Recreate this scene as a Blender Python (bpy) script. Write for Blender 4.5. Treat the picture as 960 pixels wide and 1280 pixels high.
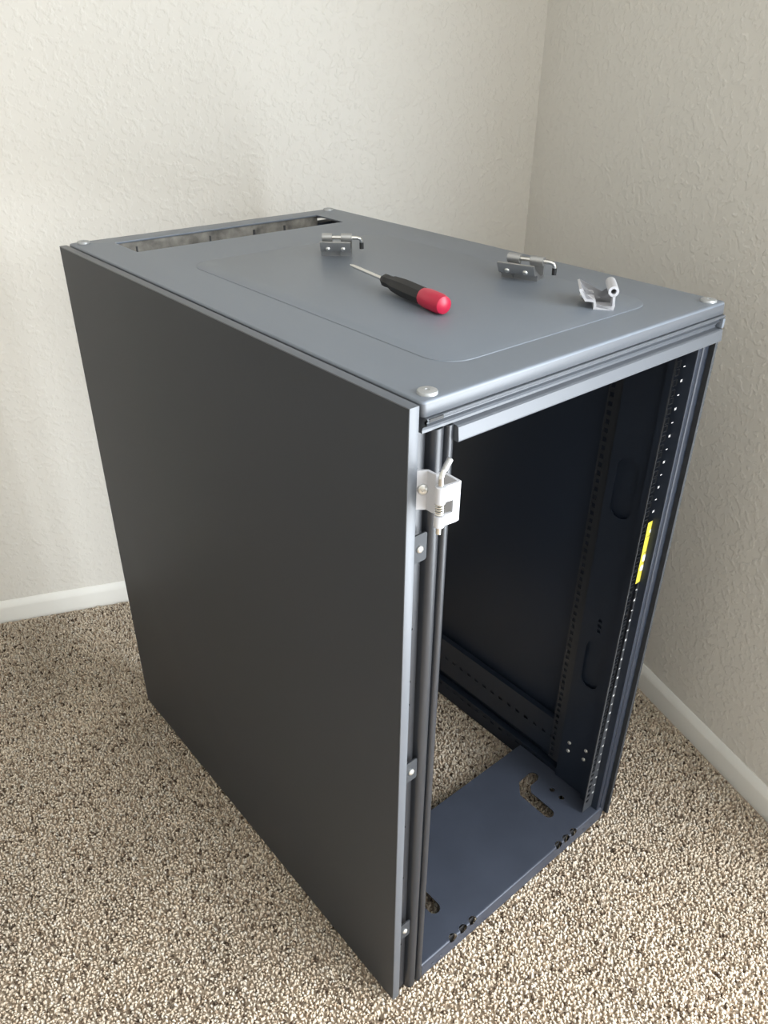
import bpy, bmesh, math, random
import numpy as np
from mathutils import Vector, Matrix

# ------------------------------------------------------------------ camera / light / exposure
scene = bpy.context.scene
for o in list(bpy.data.objects):
    bpy.data.objects.remove(o, do_unlink=True)
col = scene.collection

F_PX = 980.337
CAM = Vector((-0.49984, -0.52813, 1.38718))
RT = Vector((0.76395057, -0.64520436, 0.00953234))
UP = Vector((0.32347069, 0.39570241, 0.8595268))
FW = Vector((0.55834241, 0.65355255, -0.51100177))
cd = bpy.data.cameras.new('camera')
cd.sensor_fit = 'HORIZONTAL'; cd.sensor_width = 36.0
cd.lens = F_PX * 36.0 / 960.0
cd.clip_start = 0.02
cam = bpy.data.objects.new('camera', cd)
col.objects.link(cam)
m = Matrix((RT, UP, -FW)).transposed().to_4x4()
m.translation = CAM
cam.matrix_world = m
scene.camera = cam

# room frame: corner point of the two visible walls, directions along each wall
K = Vector((1.1995, 0.8975, 0))
BD = Vector((-0.9254, 0.3791, 0)).normalized()       # along the back wall, to the left
RD = Vector((-0.315, -0.949, 0)).normalized()        # along the right wall, to the front
BN = Vector((-BD.y, BD.x, 0))                        # into the room from the back wall
if BN.dot(RD) < 0: BN = -BN
RN = Vector((-RD.y, RD.x, 0))
if RN.dot(BD) < 0: RN = -RN
ROOM_L, ROOM_D, ROOM_H = 4.2, 4.5, 2.44
FLOOR_Z = -0.010
WIN_S0, WIN_S1, WIN_Z0, WIN_Z1 = 1.52, 3.90, 0.06, 2.00

world = bpy.data.worlds.new('world'); scene.world = world
world.use_nodes = True
bg = world.node_tree.nodes['Background']
bg.inputs[0].default_value = (0.80, 0.90, 1.0, 1); bg.inputs[1].default_value = 1.0

ld = bpy.data.lights.new('window_daylight', 'AREA')
ld.shape = 'RECTANGLE'; ld.size = WIN_S1 - WIN_S0 - 0.06; ld.size_y = WIN_Z1 - WIN_Z0 - 0.06
ld.energy = 134.0; ld.color = (0.90, 0.955, 1.0)
lo = bpy.data.objects.new('window_daylight', ld); col.objects.link(lo)
wc = K + RD * ((WIN_S0 + WIN_S1) / 2) - RN * 0.13
wc.z = (WIN_Z0 + WIN_Z1) / 2
lm = Matrix((RD, Vector((0, 0, 1)), -RN))           # rows: local x, y, z; emits along -z
if lm.determinant() < 0: lm = Matrix((-RD, Vector((0, 0, 1)), -RN))
lm = lm.transposed().to_4x4(); lm.translation = wc
lo.matrix_world = lm

vs = scene.view_settings
vs.view_transform = 'Standard'; vs.look = 'None'; vs.gamma = 1.0; vs.use_curve_mapping = False
vs.exposure = 0.55

# ------------------------------------------------------------------ materials
def new_mat(name):
    mt = bpy.data.materials.new(name); mt.use_nodes = True
    nt = mt.node_tree
    return mt, nt, nt.nodes['Principled BSDF']
def plain(name, c, rough=0.5, metal=0.0, spec=0.5, var=0.0, vscale=20.0, bump=0.0, bscale=300.0, bdist=0.001):
    mt, nt, b = new_mat(name)
    b.inputs['Base Color'].default_value = (*c, 1)
    b.inputs['Roughness'].default_value = rough
    b.inputs['Metallic'].default_value = metal
    b.inputs['Specular IOR Level'].default_value = spec
    tc = nt.nodes.new('ShaderNodeTexCoord')
    if var > 0:
        n = nt.nodes.new('ShaderNodeTexNoise'); n.inputs['Scale'].default_value = vscale
        n.inputs['Detail'].default_value = 5
        nt.links.new(tc.outputs['Object'], n.inputs['Vector'])
        r = nt.nodes.new('ShaderNodeValToRGB')
        r.color_ramp.elements[0].position = 0.3; r.color_ramp.elements[1].position = 0.7
        r.color_ramp.elements[0].color = (*[x * (1 - var) for x in c], 1)
        r.color_ramp.elements[1].color = (*[min(1, x * (1 + var)) for x in c], 1)
        nt.links.new(n.outputs['Fac'], r.inputs[0]); nt.links.new(r.outputs[0], b.inputs['Base Color'])
    if bump > 0:
        n = nt.nodes.new('ShaderNodeTexNoise'); n.inputs['Scale'].default_value = bscale
        n.inputs['Detail'].default_value = 3
        nt.links.new(tc.outputs['Object'], n.inputs['Vector'])
        bp = nt.nodes.new('ShaderNodeBump'); bp.inputs['Strength'].default_value = bump
        bp.inputs['Distance'].default_value = bdist
        nt.links.new(n.outputs['Fac'], bp.inputs['Height']); nt.links.new(bp.outputs[0], b.inputs['Normal'])
    return mt

def wall_material():
    mt, nt, b = new_mat('orange_peel_paint')
    b.inputs['Base Color'].default_value = (0.715, 0.69, 0.64, 1)
    b.inputs['Roughness'].default_value = 0.42
    b.inputs['Specular IOR Level'].default_value = 0.42
    tc = nt.nodes.new('ShaderNodeTexCoord')
    n = nt.nodes.new('ShaderNodeTexNoise'); n.inputs['Scale'].default_value = 75
    n.inputs['Detail'].default_value = 2.5; n.inputs['Roughness'].default_value = 0.45
    nt.links.new(tc.outputs['Object'], n.inputs['Vector'])
    r = nt.nodes.new('ShaderNodeValToRGB')
    r.color_ramp.elements[0].position = 0.46; r.color_ramp.elements[1].position = 0.66
    r.color_ramp.interpolation = 'EASE'
    nt.links.new(n.outputs['Fac'], r.inputs[0])
    bp = nt.nodes.new('ShaderNodeBump'); bp.inputs['Strength'].default_value = 0.38
    bp.inputs['Distance'].default_value = 0.0022
    nt.links.new(r.outputs[0], bp.inputs['Height']); nt.links.new(bp.outputs[0], b.inputs['Normal'])
    return mt

def tuft_material():
    mt, nt, b = new_mat('carpet_yarn')
    at = nt.nodes.new('ShaderNodeAttribute'); at.attribute_name = 'yarn'
    nt.links.new(at.outputs['Color'], b.inputs['Base Color'])
    b.inputs['Roughness'].default_value = 0.9
    b.inputs['Specular IOR Level'].default_value = 0.15
    tl = nt.nodes.new('ShaderNodeBsdfTranslucent'); mx = nt.nodes.new('ShaderNodeMixShader')
    mx.inputs[0].default_value = 0.12
    nt.links.new(at.outputs['Color'], tl.inputs['Color'])
    nt.links.new(b.outputs[0], mx.inputs[1]); nt.links.new(tl.outputs[0], mx.inputs[2])
    nt.links.new(mx.outputs[0], nt.nodes['Material Output'].inputs[0])
    return mt

M = dict(
    wall=wall_material(),
    ceiling=plain('ceiling_paint', (0.80, 0.79, 0.76), 0.8),
    trim=plain('trim_paint', (0.80, 0.79, 0.75), 0.38, bump=0.1, bscale=60),
    backing=plain('carpet_backing', (0.42, 0.34, 0.26), 0.95, var=0.3, vscale=120),
    yarn=tuft_material(),
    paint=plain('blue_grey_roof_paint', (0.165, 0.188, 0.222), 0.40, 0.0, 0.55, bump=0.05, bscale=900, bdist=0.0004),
    edge=plain('satin_paint_edge_light', (0.098, 0.107, 0.122), 0.42, 0.0, 0.65),  # paint on the header; on panel strips and roof rim it imitates light
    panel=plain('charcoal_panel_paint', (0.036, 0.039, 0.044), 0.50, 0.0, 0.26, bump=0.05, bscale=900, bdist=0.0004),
    post=plain('dark_post_paint', (0.024, 0.0265, 0.032), 0.34, 0.1, 0.6),
    black=plain('black_powder_coat', (0.013, 0.019, 0.032), 0.42, 0.0, 0.5),
    floorpan=plain('slate_paint', (0.050, 0.058, 0.080), 0.42, 0.15, 0.5, var=0.10, vscale=12),
    rail=plain('rail_black', (0.055, 0.059, 0.066), 0.34, 0.3, 0.6),
    zinc=plain('zinc_screw', (0.72, 0.72, 0.70), 0.28, 0.9, 0.5, var=0.1, vscale=300),
    pale_cap=plain('pale_metal_cap', (0.42, 0.43, 0.435), 0.40, 0.45, 0.5, var=0.1, vscale=200),
    white=plain('white_powder_coat', (0.50, 0.50, 0.525), 0.42, 0.0, 0.5),
    alu=plain('aluminium', (0.42, 0.42, 0.42), 0.32, 0.75, 0.5),
    steel=plain('polished_steel', (0.72, 0.72, 0.70), 0.16, 1.0),
    dark=plain('black_rubber', (0.015, 0.015, 0.016), 0.6),
    yellow=plain('yellow_vinyl', (0.58, 0.49, 0.05), 0.4, var=0.08, vscale=60),
    print_=plain('white_print', (0.78, 0.78, 0.77), 0.5),
    dust=plain('dusty_grey_felt', (0.135, 0.127, 0.112), 0.9, var=0.55, vscale=45, bump=0.4, bscale=250),
    red=plain('red_plastic', (0.50, 0.012, 0.05), 0.35),
    window_frame=plain('window_vinyl', (0.80, 0.80, 0.79), 0.4),
)
mt, nt, b = new_mat('window_glass')
nt.nodes.remove(b)
tr = nt.nodes.new('ShaderNodeBsdfTransparent'); gl = nt.nodes.new('ShaderNodeBsdfGlossy')
gl.inputs['Roughness'].default_value = 0.02
mx = nt.nodes.new('ShaderNodeMixShader'); mx.inputs[0].default_value = 0.07
nt.links.new(tr.outputs[0], mx.inputs[1]); nt.links.new(gl.outputs[0], mx.inputs[2])
nt.links.new(mx.outputs[0], nt.nodes['Material Output'].inputs[0])
M['glass'] = mt

# ------------------------------------------------------------------ helpers
def link(name, bm, mat, parent=None, smooth=False, angle=35):
    me = bpy.data.meshes.new(name)
    bmesh.ops.recalc_face_normals(bm, faces=bm.faces[:])
    if smooth:
        lim = math.radians(angle)
        for f in bm.faces: f.smooth = True
        for e in bm.edges:
            if len(e.link_faces) == 2 and e.calc_face_angle(0) > lim: e.smooth = False
    bm.to_mesh(me); bm.free()
    me.materials.append(mat)
    o = bpy.data.objects.new(name, me); col.objects.link(o)
    o.parent = parent
    return o
def copy_of(o, parent, loc):
    c = o.copy(); col.objects.link(c); c.parent = parent; c.location = loc
    return c
def tag(o, label, cat, group=None, kind=None):
    o['label'] = label; o['category'] = cat
    if group: o['group'] = group
    if kind: o['kind'] = kind
    return o
def empty(name, loc=(0, 0, 0)):
    o = bpy.data.objects.new(name, None); col.objects.link(o); o.location = loc
    o.empty_display_size = 0.05
    return o
def add_box(bm, lo_, hi_, bev=0.0, seg=2):
    vs_ = [bm.verts.new((x, y, z)) for z in (lo_[2], hi_[2]) for y in (lo_[1], hi_[1]) for x in (lo_[0], hi_[0])]
    q = [(0, 1, 3, 2), (4, 6, 7, 5), (0, 4, 5, 1), (2, 3, 7, 6), (0, 2, 6, 4), (1, 5, 7, 3)]
    fs = [bm.faces.new([vs_[i] for i in f]) for f in q]
    if bev > 0:
        es = list({e for f in fs for e in f.edges})
        bmesh.ops.bevel(bm, geom=es, offset=bev, segments=seg, profile=0.5, affect='EDGES')
def box(name, lo_, hi_, mat, parent=None, bev=0.0, seg=2):
    bm = bmesh.new(); add_box(bm, lo_, hi_, bev, seg)
    return link(name, bm, mat, parent, smooth=bev > 0)
def offset_line(pts, t):
    """both sides of a polyline of thickness t (2-D)"""
    n = len(pts); L = []; R = []
    for i in range(n):
        p = Vector(pts[i])
        d0 = (p - Vector(pts[i - 1])).normalized() if i > 0 else None
        d1 = (Vector(pts[i + 1]) - p).normalized() if i < n - 1 else None
        if d0 is None: d0 = d1
        if d1 is None: d1 = d0
        n0 = Vector((-d0.y, d0.x)); n1 = Vector((-d1.y, d1.x))
        mm = n0 + n1
        mm = n0 if mm.length < 1e-6 else mm.normalized()
        k = min(1.0 / max(0.35, mm.dot(n0)), 2.2)
        L.append(p + mm * (t / 2 * k)); R.append(p - mm * (t / 2 * k))
    return L + R[::-1]
def extrude_poly(bm, poly, fn, a, b_):
    """closed 2-D polygon swept from a to b; fn(u, w, s) -> xyz"""
    A = [bm.verts.new(fn(p[0], p[1], a)) for p in poly]
    B = [bm.verts.new(fn(p[0], p[1], b_)) for p in poly]
    n = len(poly)
    for i in range(n):
        bm.faces.new((A[i], A[(i + 1) % n], B[(i + 1) % n], B[i]))
    for ring in (A, B[::-1]):
        f = bm.faces.new(ring)
        bmesh.ops.triangulate(bm, faces=[f])
def sheet(name, pts, t, fn, a, b_, mat, parent=None, smooth=True, angle=40):
    bm = bmesh.new(); extrude_poly(bm, offset_line(pts, t), fn, a, b_)
    return link(name, bm, mat, parent, smooth, angle)
FX = lambda u, w, s: (s, u, w)       # profile in (y,z), swept along x
FY = lambda u, w, s: (u, s, w)       # profile in (x,z), swept along y
FZ = lambda u, w, s: (u, w, s)       # profile in (x,y), swept along z
def holed_plate(bm, outer, holes, fn, a, b_):
    """polygon with polygonal holes between levels a and b"""
    loops = [outer] + holes
    rings = []
    for lv in (a, b_):
        es = []; rr = []
        for lp in loops:
            v = [bm.verts.new(fn(p[0], p[1], lv)) for p in lp]
            rr.append(v)
            es += [bm.edges.new((v[i], v[(i + 1) % len(v)])) for i in range(len(v))]
        bmesh.ops.triangle_fill(bm, use_beauty=True, use_dissolve=False, edges=es)
        rings.append(rr)
    for ra, rb in zip(*rings):
        n = len(ra)
        for i in range(n):
            bm.faces.new((ra[i], ra[(i + 1) % n], rb[(i + 1) % n], rb[i]))
def rect(u0, w0, u1, w1):
    return [(u0, w0), (u1, w0), (u1, w1), (u0, w1)]
def round_rect(u0, w0, u1, w1, r, n=6):
    out = []
    for cx, cy, a0 in ((u1 - r, w0 + r, -90), (u1 - r, w1 - r, 0), (u0 + r, w1 - r, 90), (u0 + r, w0 + r, 180)):
        for i in range(n + 1):
            a = math.radians(a0 + 90 * i / n)
            out.append((cx + r * math.cos(a), cy + r * math.sin(a)))
    return out
def circle(cx, cy, r, n=14):
    return [(cx + r * math.cos(2 * math.pi * i / n), cy + r * math.sin(2 * math.pi * i / n)) for i in range(n)]
def fat_line(pts, r, n=7):
    """rounded outline around a polyline (slot shape)"""
    side = offset_line(pts, 2 * r); h = len(pts)
    L, R = side[:h], side[h:]
    def cap(c, d):
        a0 = math.atan2(d.y, d.x)
        return [(c.x + r * math.cos(a0 + math.pi / 2 - math.pi * i / n), c.y + r * math.sin(a0 + math.pi / 2 - math.pi * i / n)) for i in range(1, n)]
    e = Vector(pts[-1]); s = Vector(pts[0])
    out = [tuple(p) for p in L] + cap(e, (e - Vector(pts[-2])).normalized()) + [tuple(p) for p in R] + cap(s, (s - Vector(pts[1])).normalized())
    return out
def tube(bm, pts, r, n=12, caps=True):
    pts = [Vector(p) for p in pts]
    rs = r if isinstance(r, (list, tuple)) else [r] * len(pts)
    prev = None; rings = []
    for i, p in enumerate(pts):
        d = (pts[min(i + 1, len(pts) - 1)] - pts[max(i - 1, 0)]).normalized()
        if prev is None:
            a = d.orthogonal().normalized()
        else:
            a = (prev - d * prev.dot(d)).normalized()
        prev = a; c = d.cross(a)
        rings.append([bm.verts.new(p + (a * math.cos(2 * math.pi * k / n) + c * math.sin(2 * math.pi * k / n)) * rs[i]) for k in range(n)])
    for A, B in zip(rings, rings[1:]):
        for k in range(n):
            bm.faces.new((A[k], A[(k + 1) % n], B[(k + 1) % n], B[k]))
    if caps:
        bm.faces.new(rings[0][::-1]); bm.faces.new(rings[-1])
def ring_tube(bm, a, b_, ro, ri, n=16):
    """hollow barrel from a to b"""
    a = Vector(a); b_ = Vector(b_); d = (b_ - a).normalized()
    u = d.orthogonal().normalized(); w = d.cross(u)
    def rg(p, r): return [bm.verts.new(p + (u * math.cos(2 * math.pi * k / n) + w * math.sin(2 * math.pi * k / n)) * r) for k in range(n)]
    R = [rg(a, ro), rg(b_, ro), rg(b_, ri), rg(a, ri)]
    for i in range(4):
        A, B = R[i], R[(i + 1) % 4]
        for k in range(n):
            bm.faces.new((A[k], A[(k + 1) % n], B[(k + 1) % n], B[k]))
def lathe(bm, prof, origin, axis, n=18):
    """prof: (radius, height along axis)"""
    o = Vector(origin); d = Vector(axis).normalized(); u = d.orthogonal().normalized(); w = d.cross(u)
    rings = []
    for r, h in prof:
        if r < 1e-6: rings.append([bm.verts.new(o + d * h)])
        else: rings.append([bm.verts.new(o + d * h + (u * math.cos(2 * math.pi * k / n) + w * math.sin(2 * math.pi * k / n)) * r) for k in range(n)])
    for A, B in zip(rings, rings[1:]):
        for k in range(n):
            a0, a1 = A[k % len(A)], A[(k + 1) % len(A)]; b0, b1 = B[k % len(B)], B[(k + 1) % len(B)]
            fs = []
            for v in (a0, a1, b1, b0):
                if v not in fs: fs.append(v)
            if len(fs) > 2: bm.faces.new(fs)
def screw(name, origin, axis, r, h, mat, parent, cross=True):
    bm = bmesh.new()
    lathe(bm, [(0.0, h * 0.55), (r * 0.18, h * 0.45), (r * 0.28, h), (r * 0.6, h * 0.95), (r * 0.92, h * 0.6), (r, h * 0.25), (r, -h * 0.4), (0, -h * 0.4)], origin, axis, 16)
    return link(name, bm, mat, parent, True, 50)

# ------------------------------------------------------------------ the room
def struct(o):
    o['kind'] = 'structure'; return o
def wall_box(bm, base, d, n_out, s0, s1, z0, z1, t=0.1):
    A = [base + d * s0, base + d * s1, base + d * s1 + n_out * t, base + d * s0 + n_out * t]
    lo4 = [bm.verts.new((p.x, p.y, z0)) for p in A]; hi4 = [bm.verts.new((p.x, p.y, z1)) for p in A]
    bm.faces.new(lo4[::-1]); bm.faces.new(hi4)
    for i in range(4):
        bm.faces.new((lo4[i], lo4[(i + 1) % 4], hi4[(i + 1) % 4], hi4[i]))
BB = 0.012                                            # baseboard thickness
KW = K - BN * BB - RN * BB                            # corner of the wall faces
P_L = KW + BD * ROOM_L
P_F = KW + RD * ROOM_D
bm = bmesh.new(); wall_box(bm, KW, BD, -BN, -0.1, ROOM_L + 0.1, FLOOR_Z, ROOM_H)
struct(tag(link('wall_back', bm, M['wall']), 'cream orange-peel textured wall behind the cabinet', 'wall'))
bm = bmesh.new()
for s0, s1, z0, z1 in ((0, WIN_S0, FLOOR_Z, ROOM_H), (WIN_S1, ROOM_D + 0.1, FLOOR_Z, ROOM_H), (WIN_S0, WIN_S1, FLOOR_Z, WIN_Z0), (WIN_S0, WIN_S1, WIN_Z1, ROOM_H)):
    wall_box(bm, KW, RD, -RN, s0, s1, z0, z1)
struct(tag(link('wall_right', bm, M['wall']), 'shaded cream wall on the right side of the room corner', 'wall'))
bm = bmesh.new(); wall_box(bm, P_L, RD, BD, -0.1, ROOM_D + 0.1, FLOOR_Z, ROOM_H)
struct(tag(link('wall_left', bm, M['wall']), 'cream wall closing the room on the left', 'wall'))
bm = bmesh.new(); wall_box(bm, P_F, BD, RD, -0.1, ROOM_L + 0.1, FLOOR_Z, ROOM_H)
struct(tag(link('wall_front', bm, M['wall']), 'cream wall closing the room behind the camera', 'wall'))
def slab(name, z0, z1, mat):
    P = [KW - BN * 0.1 - RN * 0.1, P_L - BN * 0.1 + BD * 0.1, P_L + RD * (ROOM_D + 0.1) + BD * 0.1, P_F + RD * 0.1 - RN * 0.1]
    bm = bmesh.new()
    a = [bm.verts.new((p.x, p.y, z0)) for p in P]; b2 = [bm.verts.new((p.x, p.y, z1)) for p in P]
    bm.faces.new(a[::-1]); bm.faces.new(b2)
    for i in range(4): bm.faces.new((a[i], a[(i + 1) % 4], b2[(i + 1) % 4], b2[i]))
    return link(name, bm, mat)
struct(tag(slab('floor', FLOOR_Z - 0.05, FLOOR_Z, M['backing']), 'brown carpet backing under the pile', 'floor'))
struct(tag(slab('ceiling', ROOM_H, ROOM_H + 0.08, M['ceiling']), 'white painted ceiling above the room', 'ceiling'))
def baseboard(name, d, n_in, length, label):
    prof = [(0, FLOOR_Z), (BB, FLOOR_Z), (BB, 0.036), (BB * 0.92, 0.042), (BB * 0.6, 0.049), (BB * 0.35, 0.054), (0.002, 0.057), (0, 0.057)]
    bm = bmesh.new()
    base = KW
    extrude_poly(bm, prof, lambda u, w, s: tuple(base + d * s + n_in * u + Vector((0, 0, w))), 0.0, length)
    struct(tag(link(name, bm, M['trim'], None, True, 30), label, 'baseboard'))
baseboard('baseboard_back', BD, BN, ROOM_L, 'white baseboard along the back wall beside the cabinet')
baseboard('baseboard_right', RD, RN, ROOM_D, 'white baseboard along the right wall in front of the cabinet')

# window in the right wall, beyond the frame's right edge
win = struct(tag(empty('window_1', tuple(KW + RD * ((WIN_S0 + WIN_S1) / 2) + Vector((0, 0, WIN_Z0)))), 'wide window in the right wall', 'window'))
def win_bar(bm, s0, s1, z0, z1, o0=0.03, o1=0.08):
    b0 = KW - RN * o0
    wall_box(bm, b0, RD, -RN, s0, s1, z0, z1, o1 - o0)
bm = bmesh.new(); f = 0.045
win_bar(bm, WIN_S0, WIN_S1, WIN_Z0, WIN_Z0 + f); win_bar(bm, WIN_S0, WIN_S1, WIN_Z1 - f, WIN_Z1)
win_bar(bm, WIN_S0, WIN_S0 + f, WIN_Z0 + f, WIN_Z1 - f); win_bar(bm, WIN_S1 - f, WIN_S1, WIN_Z0 + f, WIN_Z1 - f)
mid = (WIN_S0 + WIN_S1) / 2
win_bar(bm, mid - 0.025, mid + 0.025, WIN_Z0 + f, WIN_Z1 - f)
def keep_world(o, p):
    o.parent = p; o.matrix_parent_inverse = Matrix.Translation(p.location).inverted(); return o
keep_world(link('window_frame', bm, M['window_frame']), win)
for a0, a1 in ((WIN_S0 + f, mid - 0.025), (mid + 0.025, WIN_S1 - f)):
    bm = bmesh.new(); win_bar(bm, a0, a1, WIN_Z0 + f, WIN_Z1 - f, 0.053, 0.057)
    keep_world(link('pane', bm, M['glass']), win)

# ------------------------------------------------------------------ carpet pile
def carpet():
    rng = np.random.default_rng(7)
    sp = 0.0050
    gx, gy = np.meshgrid(np.arange(-1.5, 1.6, sp), np.arange(-1.2, 1.9, sp))
    x = (gx + rng.uniform(-0.48, 0.48, gx.shape) * sp).ravel(); y = (gy + rng.uniform(-0.48, 0.48, gy.shape) * sp).ravel()
    # inside the room
    k = ((x - K.x) * BN.x + (y - K.y) * BN.y > 0.007) & ((x - K.x) * RN.x + (y - K.y) * RN.y > 0.007)
    # in view, with a margin
    d = np.stack([x - CAM.x, y - CAM.y, np.full_like(x, -CAM.z)], 1)
    zc = d @ np.array(FW); u = d @ np.array(RT) / np.maximum(zc, 1e-3) * F_PX; w = d @ np.array(UP) / np.maximum(zc, 1e-3) * F_PX
    k &= (zc > 0.1) & (np.abs(u) < 480 + 190) & (np.abs(w) < 640 + 230)
    # hidden behind the closed left panel and the cabinet's body
    x = x[k]; y = y[k]; n = len(x)
    hgt = rng.uniform(0.0070, 0.0092, n)
    az = rng.uniform(0, 2 * np.pi, n); lean = rng.uniform(0.05, 0.65, n)
    lx, ly = np.cos(az) * lean * hgt, np.sin(az) * lean * hgt
    rad = rng.uniform(0.0023, 0.0034, n)
    S = 3
    rings = [(0.0, 0.0, 0.75), (0.55, 0.35, 1.1), (0.9, 0.85, 0.85)]
    V = np.zeros((n, S * 3 + 1, 3), np.float32)
    ph = rng.uniform(0, 2 * np.pi, n)
    for j, (t, l, rr) in enumerate(rings):
        for s in range(S):
            a = ph + s * 2 * np.pi / S + j * 0.6
            V[:, j * S + s, 0] = x + lx * l + np.cos(a) * rad * rr
            V[:, j * S + s, 1] = y + ly * l + np.sin(a) * rad * rr
            V[:, j * S + s, 2] = FLOOR_Z - 0.001 + hgt * t
    V[:, -1, 0] = x + lx * 1.15; V[:, -1, 1] = y + ly * 1.15; V[:, -1, 2] = FLOOR_Z - 0.001 + hgt * 1.02
    F = []
    for j in range(2):
        for s in range(S):
            a, b2 = j * S + s, j * S + (s + 1) % S
            F += [(a, b2, b2 + S), (a, b2 + S, a + S)]
    for s in range(S): F.append((2 * S + s, 2 * S + (s + 1) % S, 3 * S))
    F = np.array(F, np.int64); nv = S * 3 + 1
    faces = (F[None] + (np.arange(n) * nv)[:, None, None]).reshape(-1)
    me = bpy.data.meshes.new('carpet_pile')
    me.vertices.add(n * nv); me.vertices.foreach_set('co', V.reshape(-1))
    nf = len(faces) // 3
    me.loops.add(nf * 3); me.loops.foreach_set('vertex_index', faces.astype(np.int32))
    me.polygons.add(nf)
    me.polygons.foreach_set('loop_start', np.arange(0, nf * 3, 3, dtype=np.int32))
    me.polygons.foreach_set('use_smooth', np.ones(nf, bool))
    pal = np.array([(0.86, 0.765, 0.63), (0.79, 0.68, 0.545), (0.68, 0.565, 0.435), (0.46, 0.36, 0.265), (0.15, 0.11, 0.08), (0.90, 0.835, 0.73)])
    idx = rng.choice(6, n, p=[0.32, 0.28, 0.18, 0.07, 0.055, 0.095])
    c = pal[idx] * np.array((0.99, 0.965, 0.945)) * rng.uniform(0.88, 1.12, (n, 1))
    # faint tread and vacuum mottling of the pile
    mot = np.zeros(n)
    for kx, ky, p_ in ((9.1, 4.3, 0.4), (-5.2, 11.7, 2.1), (17.0, -8.0, 5.0), (6.5, 21.0, 1.2), (-26.0, 13.0, 3.3)):
        mot += np.sin(kx * x + ky * y + p_)
    c = np.clip(c * (1 + 0.022 * mot)[:, None], 0, 1)
    c = np.concatenate([np.repeat(c, nv, 0), np.ones((n * nv, 1))], 1).astype(np.float32)
    at = me.color_attributes.new('yarn', 'FLOAT_COLOR', 'POINT')
    at.data.foreach_set('color', c.reshape(-1))
    me.update(calc_edges=True)
    me.materials.append(M['yarn'])
    o = bpy.data.objects.new('carpet_pile', me); col.objects.link(o)
    tag(o, 'speckled beige and brown cut pile carpet covering the floor', 'carpet', kind='stuff')
carpet()

# ------------------------------------------------------------------ the cabinet
W, D, H, U = 0.581, 0.9215, 1.0825, 0.04445
ZB = FLOOR_Z + 0.0086                                     # feet sunk into the pile
cab = tag(empty('server_cabinet', (0, 0, 0)), 'tall charcoal metal server rack cabinet with open front standing on the carpet', 'cabinet')

# roof: pan with rounded edges, a cable slot at the rear and a raised centre field
def roof_pan():
    bm = bmesh.new()
    slot = rect(0.066, 0.790, 0.506, 0.874)
    slot = [(0.066, 0.800), (0.506, 0.768), (0.506, 0.874), (0.066, 0.880)]
    slot = rect(0.066, 0.785, 0.506, 0.877)
    def ring(off, z, dy):
        return [(x, y - (dy if y < 0.1 else 0)) for x, y in round_rect(off, off, W - off, D - off, 0.006, 4)], z
    levels = [ring(0.0, H - 0.0165, 0.002), ring(0.0, H - 0.0030, 0.0006), ring(0.0004, H - 0.0013, 0.0004), ring(0.0013, H - 0.0004, 0.0002), ring(0.0028, H, 0)]
    prev = None
    for pts, z in levels:
        v = [bm.verts.new((p[0], p[1], z)) for p in pts]
        if prev:
            n = len(v)
            for i in range(n): bm.faces.new((prev[i], prev[(i + 1) % n], v[(i + 1) % n], v[i]))
        prev = v
    n = len(prev)
    es = [bm.edges.get((prev[i], prev[(i + 1) % n])) for i in range(n)]
    sv = [bm.verts.new((p[0], p[1], H)) for p in slot]
    es += [bm.edges.new((sv[i], sv[(i + 1) % 4])) for i in range(4)]
    bmesh.ops.triangle_fill(bm, use_beauty=True, use_dissolve=False, edges=es)
    # slot flanges and the underside
    lv = [bm.verts.new((p[0], p[1], H - 0.003)) for p in slot]
    for i in range(4): bm.faces.new((sv[i], sv[(i + 1) % 4], lv[(i + 1) % 4], lv[i]))
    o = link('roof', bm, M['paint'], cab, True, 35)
    o.data.materials.append(M['edge'])                      # folded rim in a darker copy of the paint, holding window glare down
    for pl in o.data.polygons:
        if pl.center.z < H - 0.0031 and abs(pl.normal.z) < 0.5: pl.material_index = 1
    sm = o.modifiers.new('thickness', 'SOLIDIFY'); sm.thickness = 0.0012; sm.offset = -1
    return o
roof = roof_pan()
bm = bmesh.new()
pr = None
for off, z in ((0, H - 0.0002), (0.0006, H + 0.0008), (0.0018, H + 0.0012)):
    v = [bm.verts.new((x, y, z)) for x, y in round_rect(0.089 + off, 0.0565 + off, 0.4925 - off, 0.655 - off, 0.042 - off, 10)]
    if pr:
        for i in range(len(v)): bm.faces.new((pr[i], pr[(i + 1) % len(v)], v[(i + 1) % len(v)], v[i]))
    pr = v
bm.faces.new(pr)
link('raised_field', bm, M['paint'], roof, True, 30)
for x, y in ((0.021, 0.0155), (W - 0.021, 0.0155), (0.0215, D - 0.015), (W - 0.0215, D - 0.015)):
    bm = bmesh.new()
    lathe(bm, [(0, 0.0032), (0.0022, 0.0026), (0.0026, 0.0042), (0.0075, 0.0042), (0.0105, 0.0034), (0.0112, 0.0018), (0.0112, -0.001)], (x, y, H), (0, 0, 1), 22)
    s = link('bolt_cap', bm, M['pale_cap'], roof, True, 40)
    s['label'] = 'pale round bolt head'
# strip seen through the rear cable slot
box('dust_seal', (0.064, 0.880, H - 0.052), (0.510, 0.886, H - 0.0016), M['dust'], cab)
for i, (x0, w_) in enumerate(((0.105, 0.003), (0.255, 0.003), (0.352, 0.005), (0.425, 0.004))):
    box('seal_stain', (x0, 0.8785, H - 0.045), (x0 + w_, 0.8802, H - 0.012), M['dark'], cab)

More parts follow.
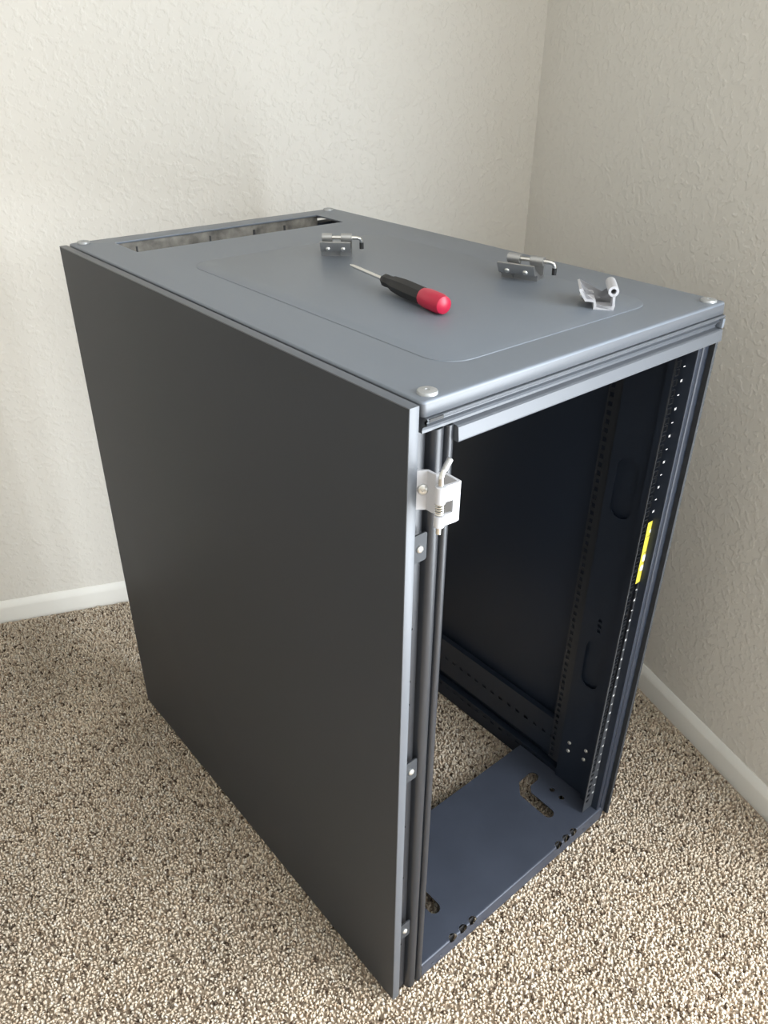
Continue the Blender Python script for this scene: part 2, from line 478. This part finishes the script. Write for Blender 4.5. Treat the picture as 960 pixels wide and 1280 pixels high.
# front header: slanted lips and grooves swept along the width
hdr = [(0.030, 1.0650), (0.004, 1.0650), (-0.0035, 1.0642), (-0.0050, 1.0625), (-0.0040, 1.0608), (0.0005, 1.0600), (0.0000, 1.0572),
       (-0.0035, 1.0560), (0.0020, 1.0530), (0.0040, 1.0485), (0.0030, 1.0460), (-0.0040, 1.0452), (-0.0062, 1.0438), (-0.0078, 1.0290), (-0.0070, 1.0272), (0.020, 1.0272), (0.030, 1.0272)]
up_i = [p for p in hdr if p[1] > 1.0459]
bm = bmesh.new(); extrude_poly(bm, up_i + [(0.030, 1.0460)], FX, 0.004, W - 0.0015)
header = link('front_header', bm, M['edge'], cab, True, 25)
bm = bmesh.new(); extrude_poly(bm, [(0.030, 1.0458), (0.0030, 1.0459)] + hdr[11:], FX, 0.0475, W - 0.0035)
link('door_frame_rail', bm, M['edge'], cab, True, 25)
# worn dark spot and edge blocks at the header ends
box('end_cap', (0.0065, -0.0052, 1.0606), (0.026, 0.0, 1.0640), M['dark'], header)
box('end_cap', (W - 0.0075, -0.006, 1.0462), (W - 0.0015, 0.004, 1.0600), M['paint'], header, 0.001)
# rear header
bm = bmesh.new(); extrude_poly(bm, [(D - 0.032, 1.062), (D - 0.002, 1.062), (D - 0.002, 1.015), (D - 0.032, 1.015)], FX, 0.004, W - 0.004)
link('rear_header', bm, M['black'], cab)
# side headers below the roof
for x0, x1 in ((0.003, 0.030), (W - 0.030, W - 0.003)):
    box('side_header', (x0, 0.032, 1.020), (x1, D - 0.034, 1.0640), M['black'], cab)

# corner posts
post_r = [(0.0145, 0.008), (0.0150, 0.0045), (0.0160, 0.0040), (0.0190, 0.0036), (0.0245, 0.0036), (0.0265, 0.0042), (0.0275, 0.0050), (0.0278, 0.0058), (0.0314, 0.0058), (0.0320, 0.0050), (0.0335, 0.0040),
          (0.0350, 0.0036), (0.0385, 0.0036), (0.0402, 0.0042), (0.0406, 0.006), (0.0406, 0.045)]
post_l = [(0.0172, 0.011), (0.0182, 0.0060), (0.0202, 0.0020), (0.0228, 0.0), (0.0300, 0.0), (0.0325, 0.0015), (0.0337, 0.0050), (0.0340, 0.011), (0.0372, 0.011), (0.0378, 0.0030), (0.0392, 0.0005),
          (0.0405, -0.0003), (0.0450, -0.0003), (0.0466, 0.0008), (0.0470, 0.003), (0.0470, 0.045)]
POST_T = 1.0462
def mirror(p): return [(W - x, y) for x, y in p]
def flip(p): return [(x, D - y) for x, y in p]
front_l = sheet('front_post', post_l, 0.0016, FZ, ZB, POST_T, M['post'], cab, True, 45)
front_r = sheet('front_post', mirror(post_r), 0.0016, FZ, ZB, POST_T, M['black'], cab, True, 45)  # blacker than the left post to keep its highlights low
sheet('rear_post', flip(post_l), 0.0016, FZ, ZB, 1.02, M['black'], cab, True, 45)
sheet('rear_post', flip(mirror(post_r)), 0.0016, FZ, ZB, 1.02, M['black'], cab, True, 45)
# recessed flange beside each front post, drilled
bm = bmesh.new()
holes = [circle(0.0060, z, 0.0022, 10) for z in (0.784, 0.660, 0.420, 0.302, 0.128, 0.70)]
holed_plate(bm, rect(0.0005, ZB, 0.0180, POST_T), holes, lambda u, w, s: (u, s, w), 0.011, 0.0128)
link('post_flange', bm, M['post'], cab)
bm = bmesh.new()
holes = [rect(W - 0.0090, 0.035 + i * 0.025, W - 0.0055, 0.048 + i * 0.025) for i in range(39)]
holed_plate(bm, rect(W - 0.0152, ZB, W - 0.0025, POST_T), holes, lambda u, w, s: (u, s, w), 0.008, 0.0098)
link('post_flange', bm, M['black'], cab)
sheet('edge_lip', [(W - 0.0026, 0.030), (W - 0.0026, 0.0), (W - 0.0004, -0.0012), (W - 0.0004, 0.006)], 0.0012, FZ, ZB, POST_T - 0.004, M['panel'], cab, True)

# side panels
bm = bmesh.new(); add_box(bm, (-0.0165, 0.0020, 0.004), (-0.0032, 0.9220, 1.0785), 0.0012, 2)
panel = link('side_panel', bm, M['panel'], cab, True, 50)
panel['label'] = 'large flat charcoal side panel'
e = box('lit_edge_strip', (-0.0166, 0.0003, 0.0038), (-0.0031, 0.0021, 1.0800), M['edge'], panel, 0.0008)  # added lighter strip: the catch of light on the edge is in its colour
e['label'] = 'front edge strip painted lighter as if lit'
e = box('lit_edge_strip', (-0.0166, 0.0021, 1.0782), (-0.0031, 0.9222, 1.0800), M['edge'], panel, 0.0008)  # same along the top, lit look put into the colour
e['label'] = 'top edge strip painted lighter as if lit'
box('side_panel', (W - 0.0085, 0.034, ZB), (W - 0.0030, D - 0.03, 1.0650), M['black'], cab, 0.001)
box('panel_foot', (-0.012, 0.010, ZB), (-0.006, 0.06, 0.006), M['dark'], panel)
for z in (0.9065, 0.5470, 0.1812):
    bm = bmesh.new()
    extrude_poly(bm, round_rect(-0.006, z - 0.0185, 0.0155, z + 0.0185, 0.003, 3), lambda u, w, s: (u, s, w), 0.0008, 0.0026)
    t = link('mounting_tab', bm, M['panel'], panel)
    box('tab_web', (-0.005, 0.0024, z - 0.012), (-0.0032, 0.012, z + 0.012), M['panel'], panel)
    s = screw('screw', (0.0050, 0.0008, z - 0.001), (0, -1, 0), 0.0048, 0.0030, M['zinc'], panel)

# bottom plate with bent front lip, slots and notches
PZ, BR = 0.034, 0.0032
X0, X1 = 0.0480, W - 0.0275
NX = (0.124, 0.150, 0.174, 0.417, 0.4405, 0.4635)
slot_r = fat_line([(0.502, 0.150), (0.470, 0.140), (0.455, 0.118), (0.4625, 0.062)], 0.0115)
slot_r = fat_line([(0.507, 0.145), (0.478, 0.1435), (0.4600, 0.125), (0.4590, 0.064)], 0.0118)
slot_l = fat_line([(W - 0.507, 0.145), (W - 0.478, 0.1435), (W - 0.4600 + 0.014, 0.125), (0.1360, 0.064)], 0.0118)
bm = bmesh.new()
YB = 0.012
holed_plate(bm, rect(X0, YB, X1, 0.2225), [slot_r, slot_l, circle(0.511, 0.0963, 0.0058), circle(0.5105, 0.0705, 0.0058), circle(W - 0.511, 0.0963, 0.0058), circle(W - 0.5105, 0.0705, 0.0058)], FZ, PZ - 0.002, PZ)
def bend(s):
    """arc-length along the sheet from y=YB toward the front, then down -> (y, z)"""
    flat = YB - BR; arc = BR * math.pi / 2
    if s <= flat: return YB - s, PZ
    if s <= flat + arc:
        a = (s - flat) / BR
        return BR - BR * math.sin(a), PZ - BR + BR * math.cos(a)
    return 0.0, PZ - BR - (s - flat - arc)
flat = YB - BR; arc = BR * math.pi / 2
S_END = flat + arc + (PZ - BR - 0.001); SC = flat + arc * 0.62; HR = 0.0088
xs = set([X0, X1])
for c in NX:
    for k in range(-6, 7): xs.add(c + HR * math.sin(k / 6 * math.pi / 2))
xs = sorted(xs)
def chord(x):
    for c in NX:
        if abs(x - c) < HR - 1e-9: return math.sqrt(max(0, HR ** 2 - (x - c) ** 2))
    return 0.0
for lo_s, hi_s, up_ in ((0.0, SC, True), (SC, S_END, False)):
    cols = []
    for x in xs:
        h = chord(x)
        a, b2 = (lo_s, hi_s - h) if up_ else (lo_s + h, hi_s)
        row = []
        for k in range(9):
            y, z = bend(a + (b2 - a) * k / 8); row.append(bm.verts.new((x, y, z)))
        cols.append(row)
    for A, B in zip(cols, cols[1:]):
        for k in range(8): bm.faces.new((A[k], A[k + 1], B[k + 1], B[k]))
base = link('bottom_plate', bm, M['floorpan'], cab, True, 30)
for x, z in ((0.075, 0.012), (0.094, 0.016), (0.497, 0.014), (0.520, 0.013)):
    bm = bmesh.new(); lathe(bm, [(0, -0.0003), (0.0022, -0.0003), (0.0030, 0.0004), (0.0030, -0.001)], (x, -0.0002, z), (0, -1, 0), 12)
    link('rivet', bm, M['rail'], base, True)
for c in NX:
    box('notch_shade', (c - 0.0085, 0.0062, 0.006), (c + 0.0085, 0.0082, PZ - 0.0032), M['dark'], base, 0.0008)  # dark plates added so the notches look filled with shade
# rear bottom plate
box('rear_bottom_plate', (X0, 0.775, PZ - 0.003), (X1, D - 0.012, PZ), M['floorpan'], cab)

# lower side rails and base rails, slotted every 25 mm
for sgn in (1, -1):
    fx = (lambda x: x) if sgn > 0 else (lambda x: W - x)
    bm = bmesh.new()
    holes = [rect(0.09 + i * 0.025, 0.117, 0.100 + i * 0.025, 0.1235) for i in range(30)]
    holed_plate(bm, rect(0.066, 0.072, 0.860, 0.170), holes, lambda u, w, s: (fx(s), u, w), 0.5560, 0.5575)
    add_box(bm, tuple(sorted((fx(0.5575), fx(0.569)))[:1]) + (0.066, 0.168), (max(fx(0.5575), fx(0.569)), 0.860, 0.170))
    add_box(bm, (min(fx(0.5575), fx(0.569)), 0.066, 0.072), (max(fx(0.5575), fx(0.569)), 0.860, 0.074))
    link('side_rail', bm, M['black'], cab)
    bm = bmesh.new()
    holes = [rect(0.08 + i * 0.025, 0.0300, 0.090 + i * 0.025, 0.0360) for i in range(31)]
    holed_plate(bm, rect(0.050, ZB, 0.870, 0.044), holes, lambda u, w, s: (fx(s), u, w), 0.5550, 0.5565)
    add_box(bm, (min(fx(0.5565), fx(0.571)), 0.050, 0.042), (max(fx(0.5565), fx(0.571)), 0.870, 0.044))
    add_box(bm, (min(fx(0.5625), fx(0.564)), 0.050, ZB), (max(fx(0.5625), fx(0.564)), 0.870, 0.042))
    link('base_rail', bm, M['black'], cab)

# mounting rails
def mounting_rail(sgn, y0):
    fx = (lambda x: x) if sgn > 0 else (lambda x: W - x)
    root = None
    z_top = 1.020; z0 = 0.038
    bm = bmesh.new()
    zc0 = 0.9701
    holes = []
    for i in range(-1, 21):
        for dz in (0.015875, 0.0, -0.015875):
            z = zc0 - i * U + dz
            if z + 0.006 < z_top and z - 0.006 > z0:
                holes.append(rect(0.5150, z - 0.0047, 0.5245, z + 0.0047))
    holed_plate(bm, rect(0.5105, z0, 0.5480, z_top), holes, lambda u, w, s: (fx(u), s, w), y0, y0 + 0.002)
    root = link('mounting_rail', bm, M['rail'], cab)
    # web with two obround openings
    bm = bmesh.new()
    ob = [round_rect(y0 + 0.042, 0.3165, y0 + 0.082, 0.430, 0.0199, 6), round_rect(y0 + 0.044, 0.700, y0 + 0.086, 0.8125, 0.0205, 6)]
    ob += [rect(y0 + 0.058 + k * 0, 0.452 + k * 0.012, y0 + 0.066, 0.459 + k * 0.012) for k in range(3)]
    holed_plate(bm, rect(y0 + 0.002, z0, y0 + 0.100, z_top), ob, lambda u, w, s: (fx(s), u, w), 0.5462, 0.5480)
    link('rail_web', bm, M['black'], root)
    box('web_backing', (min(fx(0.553), fx(0.5548)), y0 + 0.03, 0.29), (max(fx(0.553), fx(0.5548)), y0 + 0.095, 0.85), M['black'], root)
    # rear edge strip with a second row of holes
    bm = bmesh.new()
    h2 = [rect(y0 + 0.1165, zc0 - i * 0.0159 - 0.0042, y0 + 0.1245, zc0 - i * 0.0159 + 0.0042) for i in range(-2, 57)]
    holed_plate(bm, rect(y0 + 0.100, z0 + 0.03, y0 + 0.128, z_top), h2, lambda u, w, s: (fx(s), u, w), 0.5500, 0.5515)
    link('rail_edge_strip', bm, M['post'], root)
    return root
rail = mounting_rail(1, 0.017)
mounting_rail(-1, 0.095)
# printed unit marks on the visible rail: a small figure each unit, a tick between
def marks():
    bm = bmesh.new()
    for du in (-0.0019, 0.0011):
        add_box(bm, (du - 0.0005, -0.0002, -0.0021), (du + 0.0007, 0.0, 0.0021))
    add_box(bm, (-0.0019, -0.0002, -0.0004), (0.0014, 0.0, 0.0005))
    fig = link('unit_mark', bm, M['print_'], rail)
    bm = bmesh.new(); add_box(bm, (-0.0024, -0.0002, -0.0007), (0.0024, 0.0, 0.0005))
    tick = link('unit_tick', bm, M['print_'], rail)
    first = True
    for i in range(-1, 21):
        z = 0.9701 - i * U
        zt = z - U / 2
        if not (0.612 < z < 0.732):
            if first: fig.location = (0.5355, 0.0170, z)
            else: copy_of(fig, rail, (0.5355, 0.0170, z))
        if not (0.606 < zt < 0.738) and zt > 0.07:
            if first: tick.location = (0.5350, 0.0170, zt)
            else: copy_of(tick, rail, (0.5350, 0.0170, zt))
        first = False
marks()
# yellow sticker with pale printed fields
bm = bmesh.new(); add_box(bm, (0.5270, 0.0166, 0.608), (0.5470, 0.0170, 0.729))
st = link('sticker', bm, M['yellow'], rail); st['label'] = 'yellow warning sticker with pale printed fields'
for z0_, z1_, x0_, x1_ in ((0.632, 0.643, 0.531, 0.543), (0.651, 0.664, 0.532, 0.545), (0.706, 0.713, 0.536, 0.545)):
    bm = bmesh.new(); extrude_poly(bm, round_rect(x0_, z0_, x1_, z1_, 0.003, 3), lambda u, w, s: (u, s, w), 0.0163, 0.0166)
    link('printed_field', bm, M['print_'], st)
for z_ in (0.6475, 0.669, 0.701):
    box('printed_line', (0.529, 0.01635, z_ - 0.0004), (0.545, 0.0166, z_ + 0.0004), M['rail'], st)
# bolts on the rail web, little pin at the foot of the post
for y, z in ((0.0965, 0.150), (0.0965, 0.127), (0.0575, 0.134), (0.056, 0.160)):
    screw('bolt', (0.5462, y, z), (-1, 0, 0), 0.0042, 0.003, M['zinc'], rail)
bm = bmesh.new(); tube(bm, [(0.5445, 0.008, 0.066), (0.5445, 0.008, 0.106)], 0.0022, 10)
p = link('foot_pin', bm, M['zinc'], cab, True); p['label'] = 'small bright metal pin'
screw('screw', (0.470, 0.024, 1.024), (0, -1, 0), 0.003, 0.002, M['zinc'], cab)

# ------------------------------------------------------------------ door hinges (extruded bracket, split barrel, spring pin)
def hinge(name, line, barrel, br, length, fn, parent, mat, pin=True, notch=(0.36, 0.66), t=0.0032, handle=None, gap_plate=True, pin_out=0.008, spring=True, screws=()):
    """line: profile polyline ending at the barrel; fn(u, w, s) maps profile + run to xyz"""
    bm = bmesh.new()
    a, b2 = length * notch[0], length * notch[1]
    tip = Vector(line[-1]); pre = Vector(line[-2])
    short = line[:-1] + [tuple(pre.lerp(tip, 0.3))]
    for ln, s0, s1 in ((line, 0.0, a), (short, a, b2), (line, b2, length)):
        if s1 - s0 > 1e-6: extrude_poly(bm, offset_line(ln, t), fn, s0, s1)
    V3 = lambda u, w, s: Vector(fn(u, w, s))
    for s0, s1 in ((0.0, a), (b2, length)):
        ring_tube(bm, V3(*barrel, s0), V3(*barrel, s1), br, br * 0.52, 18)
    br_o = link(name, bm, mat, parent, True, 40)
    return br_o

PROF = [(-0.0200, 0.0265), (-0.0190, 0.0235), (-0.0110, 0.0118), (-0.0020, 0.0114), (0.0004, 0.0106), (0.0014, 0.0080), (0.0018, 0.0017), (0.0255, 0.0017), (0.0262, 0.0060), (0.0250, 0.0195)]
BARREL = (0.0236, 0.0250); BAR_R = 0.0070
def mounted():
    """the same extrusion screwed to the left front post, its run upright"""
    z0, L = 0.9590, 0.0470
    P0 = Vector((0.0192, -0.0158)); bu = Vector((-0.03, -0.9995)); bw = Vector((-0.999, 0.04))
    def fn(u, w, s):
        q = P0 + bu * u + bw * w
        return (q.x, q.y, z0 + s)
    o = hinge('hinge_bracket', PROF, BARREL, 0.0058, L, fn, cab, M['white'], notch=(0.28, 0.60))
    o['label'] = 'white hinge bracket with spring pin'
    bx, by, _ = fn(BARREL[0], BARREL[1], 0)
    bm = bmesh.new()
    top = z0 + L
    pts = [(bx, by, z0 - 0.009), (bx, by, top + 0.008)]
    d = Vector((0.86, 0.15, 0))
    for k in range(1, 6):
        a = k / 5 * math.radians(48)
        pts.append((bx + d.x * (1 - math.cos(a)) * 0.012, by + d.y * (1 - math.cos(a)) * 0.012, top + 0.008 + math.sin(a) * 0.010))
    e = Vector(pts[-1]); g = Vector((0.70, 0.12, 0.70))
    pts.append(tuple(e + g * 0.002))
    tube(bm, pts, 0.0029, 12)
    link('pin', bm, M['steel'], o, True, 45)
    bm = bmesh.new()
    tube(bm, [e + g * 0.0015, e + g * 0.0145, e + g * 0.0155], [0.0035, 0.0035, 0.0024], 12)
    link('pin_grip', bm, M['alu'], o, True, 45)
    bm = bmesh.new()
    coil = []
    n = 55
    for k in range(n + 1):
        a = k / 11 * 2 * math.pi
        coil.append((bx + 0.0043 * math.cos(a), by + 0.0043 * math.sin(a), z0 + L * 0.29 + k / n * L * 0.30))
    tube(bm, coil, 0.0011, 6)
    link('spring', bm, M['steel'], o, True, 60)
    c = Vector(fn(-0.0135, 0.0160, L * 0.53)); nr = Vector((-0.66, -0.75, 0)).normalized()
    screw('screw', c + nr * 0.0016, nr, 0.0062, 0.0022, M['zinc'], o)
    return o
mounted()

def loose(label, origin, run, mat, length, pin, group=None, notch=(0.36, 0.66)):
    e = Vector(run).normalized()[:]; e = Vector((e[0], e[1], 0)).normalized(); u_ = Vector((e.y, -e.x, 0))
    root = tag(empty('door_hinge', origin), label, 'hinge', group)
    fn = lambda u, w, s: tuple(u_ * u + Vector((0, 0, w)) + e * s)
    hinge('bracket', PROF, BARREL, BAR_R, length, fn, root, mat, notch=notch, t=0.0034)
    nrm = (u_ * -0.011 + Vector((0, 0, -0.010))).normalized()
    for s in (length * 0.25, length * 0.75):
        c = Vector(fn(-0.0135, 0.0160, s))
        screw('screw', c + nrm * 0.0016, nrm, 0.0042, 0.0035, M['zinc'], root)
    if pin:
        bm = bmesh.new()
        c = lambda s, du=0, dw=0: fn(BARREL[0] + du, BARREL[1] + dw, s)
        pts = [c(length * 0.98), c(-0.008), c(-0.011, 0.0005, -0.0005), c(-0.014, 0.002, -0.002), c(-0.0155, 0.0032, -0.005), c(-0.016, 0.004, -0.009)]
        tube(bm, pts, 0.0031, 12)
        link('pin', bm, M['steel'], root, True, 45)
        bm = bmesh.new(); tube(bm, [c(-0.016, 0.004, -0.0085), c(-0.0162, 0.0042, -0.0185)], 0.0036, 12)
        link('pin_tip', bm, M['dark'], root, True, 45)
    return root
RZ = H + 0.0012
loose('white hinge bracket without a pin, standing on the cabinet top near its front', (0.3960, 0.0905, RZ), (0.76, 0.65), M['white'], 0.052, False, notch=(0.5, 0.5))
loose('grey metal hinge with bent pin lying on the cabinet top near its right edge', (0.4485, 0.2330, RZ), (-0.34, 0.94), M['alu'], 0.058, True)
loose('grey metal hinge farthest back on the cabinet top, behind the red-ended tool', (0.3300, 0.5350, RZ), (-0.75, 0.66), M['alu'], 0.050, True)

# dark hand tool with a red end, lying on the top
def tool():
    a = Vector((0.2407, 0.3461, RZ)); b2 = Vector((0.2162, 0.1921, RZ)); d = (b2 - a).normalized()
    r = 0.0135
    root = tag(empty('hand_tool', tuple(a)), 'dark hand tool with a red end lying in the middle of the cabinet top', 'tool')
    o0 = Vector((0, 0, r + 0.0002))
    L = (b2 - a).length
    bm = bmesh.new()
    lathe(bm, [(0, -0.001), (0.006, 0.0), (0.009, 0.006), (0.0095, 0.014), (0.0085, 0.022), (0.0115, 0.034), (0.0132, 0.060), (0.0130, L - 0.058), (0.0118, L - 0.050), (0, L - 0.050)], o0, d, 8)
    link('handle', bm, M['dark'], root, True, 30)
    bm = bmesh.new()
    lathe(bm, [(0, L - 0.051), (0.0120, L - 0.050), (0.0134, L - 0.040), (0.0134, L - 0.012), (0.0115, L - 0.003), (0.006, L), (0, L)], o0, d, 16)
    link('end_cap', bm, M['red'], root, True, 40)
    bm = bmesh.new(); tube(bm, [o0 + d * 0.002, o0 - d * 0.085, o0 - d * 0.098], [0.003, 0.003, 0.0012], 10)
    link('shaft', bm, M['steel'], root, True, 40)
tool()
